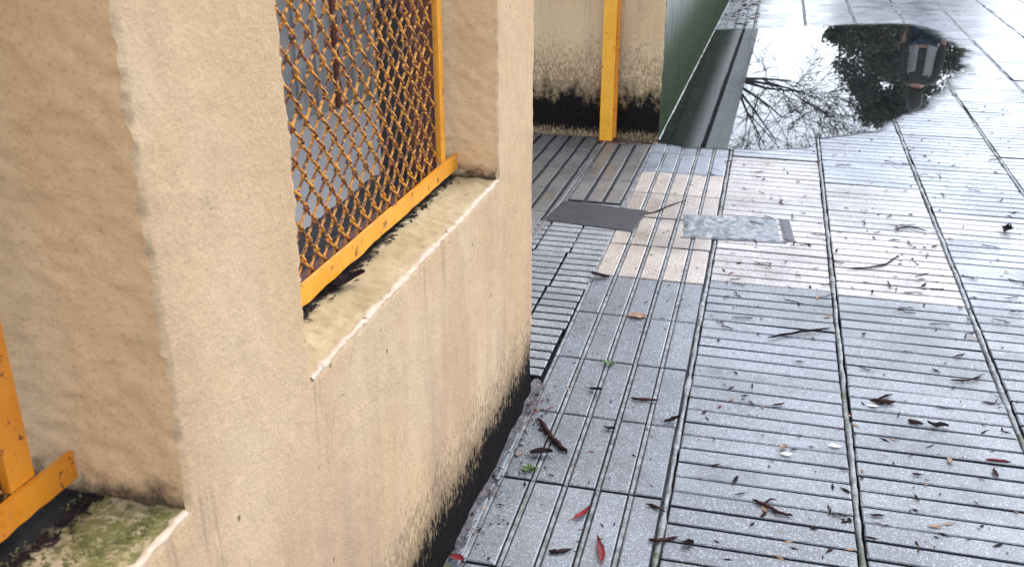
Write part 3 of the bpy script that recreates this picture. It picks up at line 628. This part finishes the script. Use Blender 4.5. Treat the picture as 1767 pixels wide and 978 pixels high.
# a wet black leaf on the sill under the near end of the grille
o = link('fallen_leaf', leafmesh(.085, .030, .5, 'leafdark', 5), None, tuple(WP(-.095, 1.545, Z0+.005)), R(35)); props(o, 'black wet leaf on the sill under the yellow bar', 'leaf')
# small fragments one cannot tell apart
LM = [leafmesh(random.uniform(.018, .042), random.uniform(.005, .012), .3, mt, 40+i) for i, mt in enumerate(['leafdark', 'leafdark', 'twig', 'leafdark', 'twig', 'leafdark', 'leafbrown', 'twig'])]
KL = {'leaf_dark': 'small dark leaf sliver fallen on the grooved paving slabs', 'twig_bark': 'small broken twig end fallen on the grooved paving slabs', 'leaf_brown': 'small pale brown leaf scrap fallen on the grooved paving slabs'}
for i in range(85):
    x, y = random.uniform(1240, 1765), 270+700*random.random()**1.15; me_ = random.choice(LM)
    o = link('leaf_fragment', me_, None, gnd(x, y, .001), random.uniform(0, 6.3)); k = random.uniform(.6, 1.15); o.scale = (k, k, k*.6)
    wh = 'left of the first long joint' if o.location.x < .315 else ('between the first and second long joints' if o.location.x < .78 else 'right of the second long joint')
    ne = 'near' if o.location.y < 2.7 else ('middle' if o.location.y < 3.9 else 'far')
    props(o, KL[me_.materials[0].name].split(' fallen')[0]+' on the '+ne+' slabs '+wh, 'leaf', 'leaf fragments strewn over the slabs')
TM = []
for q in range(4):
    L = random.uniform(.05, .10); pts = [((i/5-.5)*L, random.gauss(0, .05)*L, .0022+abs(random.gauss(0, .0012))) for i in range(6)]; t2 = MB(); t2.tube(pts, [.0015, .0020, .0019, .0016, .0013, .0007], 5); t2.tube([pts[3], (pts[3][0]+.2*L, pts[3][1]+.18*L*(-1)**q, .003)], [.0013, .0006], 4); TM.append(t2.me('twig', M['twig'], True))
for i in range(60):
    x, y = random.uniform(1215, 1765), 268+330*random.random()**1.2
    o = link('twig', TM[i % 4], None, gnd(x, y, .0005), random.uniform(0, 6.3)); k = random.uniform(.6, 1.3); o.scale = (k, k, 1)
    wh = 'left of the first long joint' if o.location.x < .315 else ('between the first and second long joints' if o.location.x < .78 else 'right of the second long joint')
    props(o, 'thin dark twig on the pale '+('middle' if o.location.y < 4.3 else 'far')+' slabs '+wh, 'twig', 'thin twigs strewn over the pale slabs')
mb = MB()
def crumb(x, y, z, s_):
    a = random.uniform(0, 6.3); l, w_ = s_*random.uniform(.8, 2.8), s_*random.uniform(.35, .8); h2 = s_*random.uniform(.2, .6); c_, n_ = math.cos(a), math.sin(a)
    mb.add([(x+c_*l, y+n_*l, z), (x-n_*w_, y+c_*w_, z), (x-c_*l, y-n_*l, z), (x+n_*w_, y-c_*w_, z), (x+random.uniform(-1, 1)*s_*.4, y, z+h2)], [(0, 1, 4), (1, 2, 4), (2, 3, 4), (3, 0, 4)], random.choice((0, 0, 0, 0, 0, 1, 0, 0, 2)))
for i in range(3000):
    x = random.uniform(-.1, 2.6); y = 1.5+random.random()**1.05*6.5
    if mn.noise(Vector((x*1.7, y*1.1, 3))) < random.uniform(-.6, .45): continue
    crumb(x, y, .0012, random.choice((.0018, .0026, .0034, .0045, .006, .008)))
for i in range(260):
    y = random.uniform(1.6, 5.4); crumb(random.gauss(-.33, .16), y, .0012, random.uniform(.0018, .005))
for i in range(260):
    u = random.uniform(.9, 2.65); p = WP(abs(random.gauss(.0, .05))+.004, u); crumb(p[0], p[1], .004, random.uniform(.002, .006))
for i in range(150):
    p = WP(random.uniform(-.9, .0), UC-abs(random.gauss(.02, .04))-.02); crumb(p[0], p[1], .004, random.uniform(.003, .008))
for i in range(130):
    x = random.gauss(-.3, .1); crumb(x, random.uniform(9.8, 12.5), .002, random.uniform(.008, .022))
props(link('leaf_litter', mb.me('leaf_litter', [M['leafdark'], M['leafbrown'], M['leafred']])), 'tiny dark crumbs of leaf litter scattered over the pavement', None, None, 'stuff')
def weed(label, x, y, n, s_):
    mb = MB(); b = gnd(x, y, 0)
    for i in range(n):
        a = random.uniform(0, 6.3); l = s_*random.uniform(.5, 1.2); t_ = random.uniform(.5, 1.2); c_, n_ = math.cos(a), math.sin(a); w_ = s_*.16
        mb.add([(0, 0, 0), (c_*l*.5-n_*w_, n_*l*.5+c_*w_, l*.4*t_), (c_*l, n_*l, l*.45*t_), (c_*l*.5+n_*w_, n_*l*.5-c_*w_, l*.4*t_)], [(0, 1, 2, 3)])
    props(link('weed', mb.me('weed', M['weed']), None, b), label, 'weed')
weed('tiny green weed sprouting in a left strip joint', 1051, 629, 16, .022)
weed('small green weed beside the wall foot', 912, 811, 14, .026)
weed('little green tuft in the joint of the right slabs', 1672, 552, 10, .014)
# moss cushions on the near sill, dirt crumbs under the bars
mb = MB()
for i in range(1500):
    u = random.uniform(.60, .872); wd = random.uniform(-.15, -.012)
    if mn.noise(Vector((u*22, wd*22, 1))) < .02: continue
    s_ = random.uniform(.0010, .0026); p = (wd, u, Z0+.0015)
    mb.add([(p[0]+s_*math.cos(k*1.257), p[1]+s_*math.sin(k*1.257), p[2]-.002) for k in range(5)]+[(p[0], p[1], p[2]+s_*random.uniform(.2, .6))], [(k, (k+1) % 5, 5) for k in range(5)])
props(link('moss', mb.me('moss', M['moss'], True), None, P0, -WA), 'yellow green moss cushions on the near sill', None, None, 'stuff')
mb2 = mb; mb = MB()
for (u0, u1, wd) in ((.55, .875, -.135), (1.3, 2.24, -.112)):
    for i in range(260):
        crumb(wd+abs(random.gauss(0, .009)), random.uniform(u0, u1), Z0+.002, random.uniform(.0015, .005))
props(link('sill_debris', mb.me('sill_debris', [M['leafdark'], M['leafdark'], M['twig']]), None, P0, -WA), 'black rotten leaf debris on the sills under the bars', None, None, 'stuff')

# ================================================================== THE YARD BEHIND THE GRILLE
def leafcloud(n, fn, size, mat, name):
    V = []; Fc = []
    for i in range(n):
        p = Vector(fn()); a = Vector((random.gauss(0, 1), random.gauss(0, 1), random.gauss(0, .6))).normalized(); b = a.orthogonal().normalized(); b.rotate(Matrix.Rotation(random.uniform(0, 6.3), 3, a)); c_ = a.cross(b); s_ = size*random.uniform(.6, 1.4)
        k = len(V); V += [p-b*s_, p+c_*s_*.45+a*s_*.1, p+b*s_, p-c_*s_*.45+a*s_*.1]; Fc.append((k, k+1, k+2, k+3))
    return mesh(name, V, Fc, mat)
M['leafshrub'] = plain('shrub_leaf', (.020, .045, .022), (.04, .075, .03), .45, 3)
M['leaftree'] = plain('tree_leaf', (.050, .052, .034), (.105, .100, .066), .6, 1.5)
M['bark'] = plain('bark', (.035, .028, .022), (.07, .058, .048), .8, 12)
M['barewood'] = plain('bare_wood', (.018, .015, .014), (.04, .034, .03), .8, 12)
M['blue'] = plain('blue_plastic', (.03, .11, .28), (.045, .14, .34), .3, 4)
M['palewall'] = plain('pale_render', (.15, .145, .14), (.24, .235, .23), .7, 3)
def shrub(label, loc, rx, rz, n):
    e = empty('yard_shrub', loc, label=label, cat='shrub', group='shrubs in the yard'); mb = MB()
    for i in range(7): a = random.uniform(0, 6.3); mb.tube([(0, 0, -.02), (.2*rx*math.cos(a), .2*rx*math.sin(a), rz*.5), (.6*rx*math.cos(a), .6*rx*math.sin(a), rz*1.2)], [.02, .014, .006], 5)
    link('stem', mb.me('stem', M['bark']), e)
    def fn():
        while True:
            p = Vector((random.uniform(-1, 1), random.uniform(-1, 1), random.uniform(-1, 1)))
            if .3 < p.length < 1: break
        return (p.x*rx, p.y*rx, rz+p.z*rz*.98)
    link('foliage', leafcloud(n, fn, .055, M['leafshrub'], 'foliage'), e)
shrub('dark shrub in the yard at left behind the grille', (-3.55, 5.9, 0), .62, .70, 2600)
shrub('tall dark shrub at the back of the yard', (-3.75, 7.4, 0), .8, 1.1, 2600)
shrub('low dark shrub beside the blue barrel', (-4.6, 5.4, 0), .7, .8, 1800)
br = empty('blue_barrel', (-3.75, 8.75, 0), label='blue plastic barrel in the yard seen through the grille', cat='barrel')
def lathe(prof, n, mat, name):
    V = [(r*math.cos(2*math.pi*k/n), r*math.sin(2*math.pi*k/n), z) for r, z in prof for k in range(n)]
    return mesh(name, V, [(i*n+k, i*n+(k+1) % n, (i+1)*n+(k+1) % n, (i+1)*n+k) for i in range(len(prof)-1) for k in range(n)], mat, True)
link('drum', lathe([(.0, -.01), (.26, -.01), (.28, .03), (.285, .28), (.295, .30), (.285, .32), (.285, .58), (.295, .60), (.285, .62), (.28, .86), (.25, .90)], 28, M['blue'], 'drum'), br)
link('lid', lathe([(.262, .88), (.262, .915), (.22, .922), (.0, .92)], 28, M['blue'], 'lid'), br)
lp = empty('leaning_panel', (-2.62, 6.0, -.01), R(68), label='pale grey ribbed metal panel standing in the yard behind the grille', cat='panel')
mb = MB(); mb.box((-.62, -.012, 0), (.62, .0, 1.9)); link('sheet', mb.me('sheet', M['palewall']), lp)
for k in range(8):
    mb = MB(); mb.box((-.60+k*.16, -.034, .01), (-.56+k*.16, -.0125, 1.89), 0, .004); link('rib', mb.me('rib', M['palewall'] if k % 3 else M['rust']), lp)
bw = empty('yard_wall', (-3.6, 12.2, 0), label='pale rendered wall at the back of the yard', cat='wall')
mb = MB(); mb.box((-4, 0, -.02), (2.4, .2, 2.2)); link('render_face', mb.me('render_face', M['palewall']), bw)
mb = MB(); mb.box((-4.02, -.03, 2.203), (2.42, .23, 2.28), 0, .01); link('coping', mb.me('coping', M['kerb']), bw)

# ================================================================== MIRRORED IN THE PUDDLE (beyond the frame)
def dirp(x, y, D):              # place whose mirror image shows at pixel x, y, at ground distance D
    d = ray(x, y); k = D/math.hypot(d[0], d[1]); return np.array([d[0]*k, d[1]*k, -(H+d[2]*k)])
tp = dirp(1548, 120, 30)
et = empty('evergreen_tree', (tp[0], tp[1], 0), label='dense dark evergreen mirrored in the puddle', cat='tree')
mb = MB(); mb.tube([(0, 0, -.16), (.05, 0, 1.5), (0, .1, 3.2), (.1, 0, 4.8)], [.22, .18, .11, .04], 8)
for i in range(14): a = random.uniform(0, 6.3); z_ = random.uniform(1, 4.5); l = random.uniform(.8, 1.8); mb.tube([(0, 0, z_), (l*.5*math.cos(a), l*.5*math.sin(a), z_+.3), (l*math.cos(a), l*math.sin(a), z_+.5)], [.05, .035, .015], 5)
link('trunk', mb.me('trunk', M['bark'], True), et)
cl = []
for i in range(280):
    z_ = .7+4.7*random.random() if i < 190 else random.uniform(.6, 3.6); rr = 2.15*min(1, (5.9-z_)/2.6)**.75; a = random.uniform(0, 6.3); q = math.sqrt(random.random())*rr*.92; cl.append((q*math.cos(a), q*math.sin(a), z_, random.uniform(.28, .60)))
def fn():
    c_ = random.choice(cl); v = Vector((random.gauss(0, 1), random.gauss(0, 1), random.gauss(0, 1))).normalized()*c_[3]*random.random()**.4; return (c_[0]+v.x, c_[1]+v.y, c_[2]+v.z*.8)
link('crown', leafcloud(70000, fn, .058, M['leaftree'], 'crown'), et)
# bare tree leaning over from behind the wall
bp = dirp(1282, 175, 21)
bt = empty('bare_tree', (bp[0]-.35, bp[1], 0), label='leafless tree behind the grey wall mirrored in the puddle', cat='tree')
mb = MB(); tw = MB()
def grow(p, d, l, r, lev):
    pts = [p]; rad = [r]; q = p
    for i in range(4):
        d = (d+Vector((random.gauss(0, .16), random.gauss(0, .16), random.gauss(.03, .14)))).normalized(); q = q+d*l/4; pts.append(q); rad.append(r*(1-.17*(i+1)))
    (mb if lev < 2 else tw).tube(pts, rad, 6 if lev < 2 else 4)
    if lev < 5:
        for k in range(4):
            j = random.choice((2, 3, 4)); nd = (d+Vector((random.gauss(0, .55), random.gauss(0, .55), random.gauss(.02, .5)))).normalized(); grow(pts[j], nd, l*random.uniform(.58, .85), max(rad[j]*.64, .0065), lev+1)
mb.tube([(0, 0, -.16), (.0, .0, 1.2), (.05, 0, 2.75)], [.16, .13, .12], 8)
for d in ((1, .1, .25), (.9, -.3, -.15), (.8, .3, .7), (.45, .1, 1), (-.3, .2, 1), (.7, -.2, 1.1), (.95, 0, .02)): grow(Vector((.05, 0, 2.75)), Vector(d).normalized(), random.uniform(1.3, 1.75), .036, 1)
link('trunk', mb.me('trunk', M['barewood'], True), bt); link('twigs', tw.me('twigs', M['barewood']), bt)
# a person standing beyond the frame, seen only in the puddle
M['jeans'] = plain('jeans', (.014, .025, .05), (.025, .04, .075), .8, 20); M['vest'] = plain('vest_grey', (.36, .33, .33), (.44, .41, .41), .8, 20)
M['shirt'] = plain('shirt_dark', (.045, .043, .038), (.065, .062, .055), .8, 20); M['skin'] = plain('skin', (.50, .27, .19), (.55, .31, .23), .5, 20); M['hair'] = plain('hair', (.04, .034, .026), (.06, .05, .04), .5, 60); M['shoe'] = plain('shoe', (.03, .03, .03), (.05, .05, .05), .5, 20)
def skin(name, nodes, edges, mat, parent, root=0, sub=2):
    me = bpy.data.meshes.new(name); me.from_pydata([n_[:3] for n_ in nodes], edges, []); o = link(name, me, parent)
    sk = o.modifiers.new('skin', 'SKIN'); sk.use_smooth_shade = True
    if not me.skin_vertices: me.attributes  # layer is created below
    bpy.context.view_layer.objects.active = o; o.select_set(True); bpy.ops.object.mode_set(mode='EDIT'); bpy.ops.object.mode_set(mode='OBJECT')
    if not me.skin_vertices: bpy.ops.mesh.customdata_skin_add()
    for i, n_ in enumerate(nodes): rr = n_[3]; me.skin_vertices[0].data[i].radius = rr if isinstance(rr, tuple) else (rr, rr); me.skin_vertices[0].data[i].use_root = (i == root)
    ss = o.modifiers.new('sub', 'SUBSURF'); ss.levels = sub; ss.render_levels = sub; me.materials.append(mat); o.select_set(False); return o
pp_ = dirp(1588, 110, 15.1)
pe = empty('person', (pp_[0], pp_[1], 0), math.atan2(-pp_[0], pp_[1])+math.pi, label='person in light grey vest and blue jeans mirrored in the puddle', cat='person')
nodes = [(0, 0, .95, (.15, .10)), (0, 0, 1.12, (.135, .095)), (0, 0, 1.32, (.16, .105)), (0, .0, 1.46, (.10, .075)), (0, -.01, 1.54, .052), (0, -.02, 1.62, (.068, .08)), (0, -.02, 1.72, (.078, .095)), (0, -.015, 1.79, (.06, .075)),
         (-.19, 0, 1.42, .056), (-.25, .01, 1.16, .043), (-.26, -.04, .92, .030), (-.26, -.06, .86, (.020, .036)), (.19, 0, 1.42, .056), (.25, .01, 1.16, .043), (.26, -.04, .92, .030), (.26, -.06, .86, (.020, .036)),
         (-.10, 0, .86, .088), (-.11, -.01, .50, .060), (-.12, .02, .10, .042), (-.12, -.05, .035, .036), (-.13, -.16, .03, .03), (.10, 0, .86, .088), (.11, -.01, .50, .060), (.12, .02, .10, .042), (.12, -.05, .035, .036), (.13, -.16, .03, .03)]
edges = [(0, 1), (1, 2), (2, 3), (3, 4), (4, 5), (5, 6), (6, 7), (3, 8), (8, 9), (9, 10), (10, 11), (3, 12), (12, 13), (13, 14), (14, 15), (0, 16), (16, 17), (17, 18), (18, 19), (19, 20), (0, 21), (21, 22), (22, 23), (23, 24), (24, 25)]
for sx, hb in ((-1, 11), (1, 15)):
    for k, (dy, l) in enumerate(((-.030, .075), (-.010, .085), (.010, .08), (.028, .065))):
        i = len(nodes); nodes += [(sx*.262, -.06+dy, .83, .0095), (sx*.258, -.062+dy, .83-l*.55, .0085), (sx*.250, -.064+dy, .83-l, .007)]; edges += [(hb, i), (i, i+1), (i+1, i+2)]
    i = len(nodes); nodes += [(sx*.255, -.105, .85, .0105), (sx*.248, -.118, .815, .009)]; edges += [(hb, i), (i, i+1)]
skin('body', nodes, edges, M['skin'], pe)
T = lambda i, dr: (*nodes[i][:3], tuple(q+dr for q in (nodes[i][3] if isinstance(nodes[i][3], tuple) else (nodes[i][3],)*2)))
skin('shirt', [T(1, .012), T(0, .012), T(2, .012), T(3, .012), T(8, .014), T(9, .014), T(10, .012), T(12, .014), T(13, .014), T(14, .012)], [(0, 1), (0, 2), (2, 3), (3, 4), (4, 5), (5, 6), (3, 7), (7, 8), (8, 9)], M['shirt'], pe)
skin('jeans', [T(0, .016), T(16, .014), T(17, .016), T(18, .018), T(21, .014), T(22, .016), T(23, .018)], [(0, 1), (1, 2), (2, 3), (0, 4), (4, 5), (5, 6)], M['jeans'], pe)
for sx in (-1, 1):
    mb = MB(); V = []; n = 10
    for i in range(9):
        z_ = .90+.54*i/8; wx = .19-.02*math.sin(i/8*3.1)+(.0 if i < 7 else -.03*(i-6)); dp = .135-.02*math.sin(i/8*3.1)-(.0 if i < 6 else .018*(i-5))
        for k in range(n): a = math.pi*(.10+.80*k/(n-1)); V.append((sx*wx*math.sin(a), -dp*math.cos(a), z_))
    Fc = [(i*n+k, i*n+k+1, (i+1)*n+k+1, (i+1)*n+k) for i in range(8) for k in range(n-1)]
    o = link('vest_half', mesh('vest_half', V, Fc, M['vest'], True), pe); sm = o.modifiers.new('solid', 'SOLIDIFY'); sm.thickness = .012
    mb = MB(); mb.tube([(sx*.12, .06, .035), (sx*.12, -.03, .045), (sx*.127, -.13, .038), (sx*.13, -.19, .03)], [.045, .05, .045, .028], 10); link('shoe', mb.me('shoe', M['shoe'], True), pe)
hv = lathe([(.0, 1.855), (.05, 1.85), (.085, 1.81), (.100, 1.75), (.098, 1.69), (.082, 1.61), (.064, 1.55)], 20, M['hair'], 'hair'); o = link('hair', hv, pe, (0, .012, 0)); sm = o.modifiers.new('solid', 'SOLIDIFY'); sm.thickness = .01
mb = MB(); mb.tube([(0, -.105, 1.72), (0, -.122, 1.68), (0, -.105, 1.665)], [.008, .014, .01], 8); link('nose', mb.me('nose', M['skin'], True), pe)
for sx in (-1, 1):
    o = link('eye', lathe([(.0, -.011), (.008, -.008), (.011, 0), (.008, .008), (.0, .011)], 10, M['leafpale'], 'eye'), pe, (sx*.032, -.092, 1.725))
    o = link('ear', lathe([(.0, -.028), (.012, -.02), (.016, .0), (.012, .02), (.0, .028)], 10, M['skin'], 'ear'), pe, (sx*.083, -.01, 1.70))
mb = MB(); mb.tube([(-.024, -.096, 1.630), (0, -.104, 1.628), (.024, -.096, 1.630)], [.004, .007, .004], 6); link('mouth', mb.me('mouth', M['leafred'], True), pe)
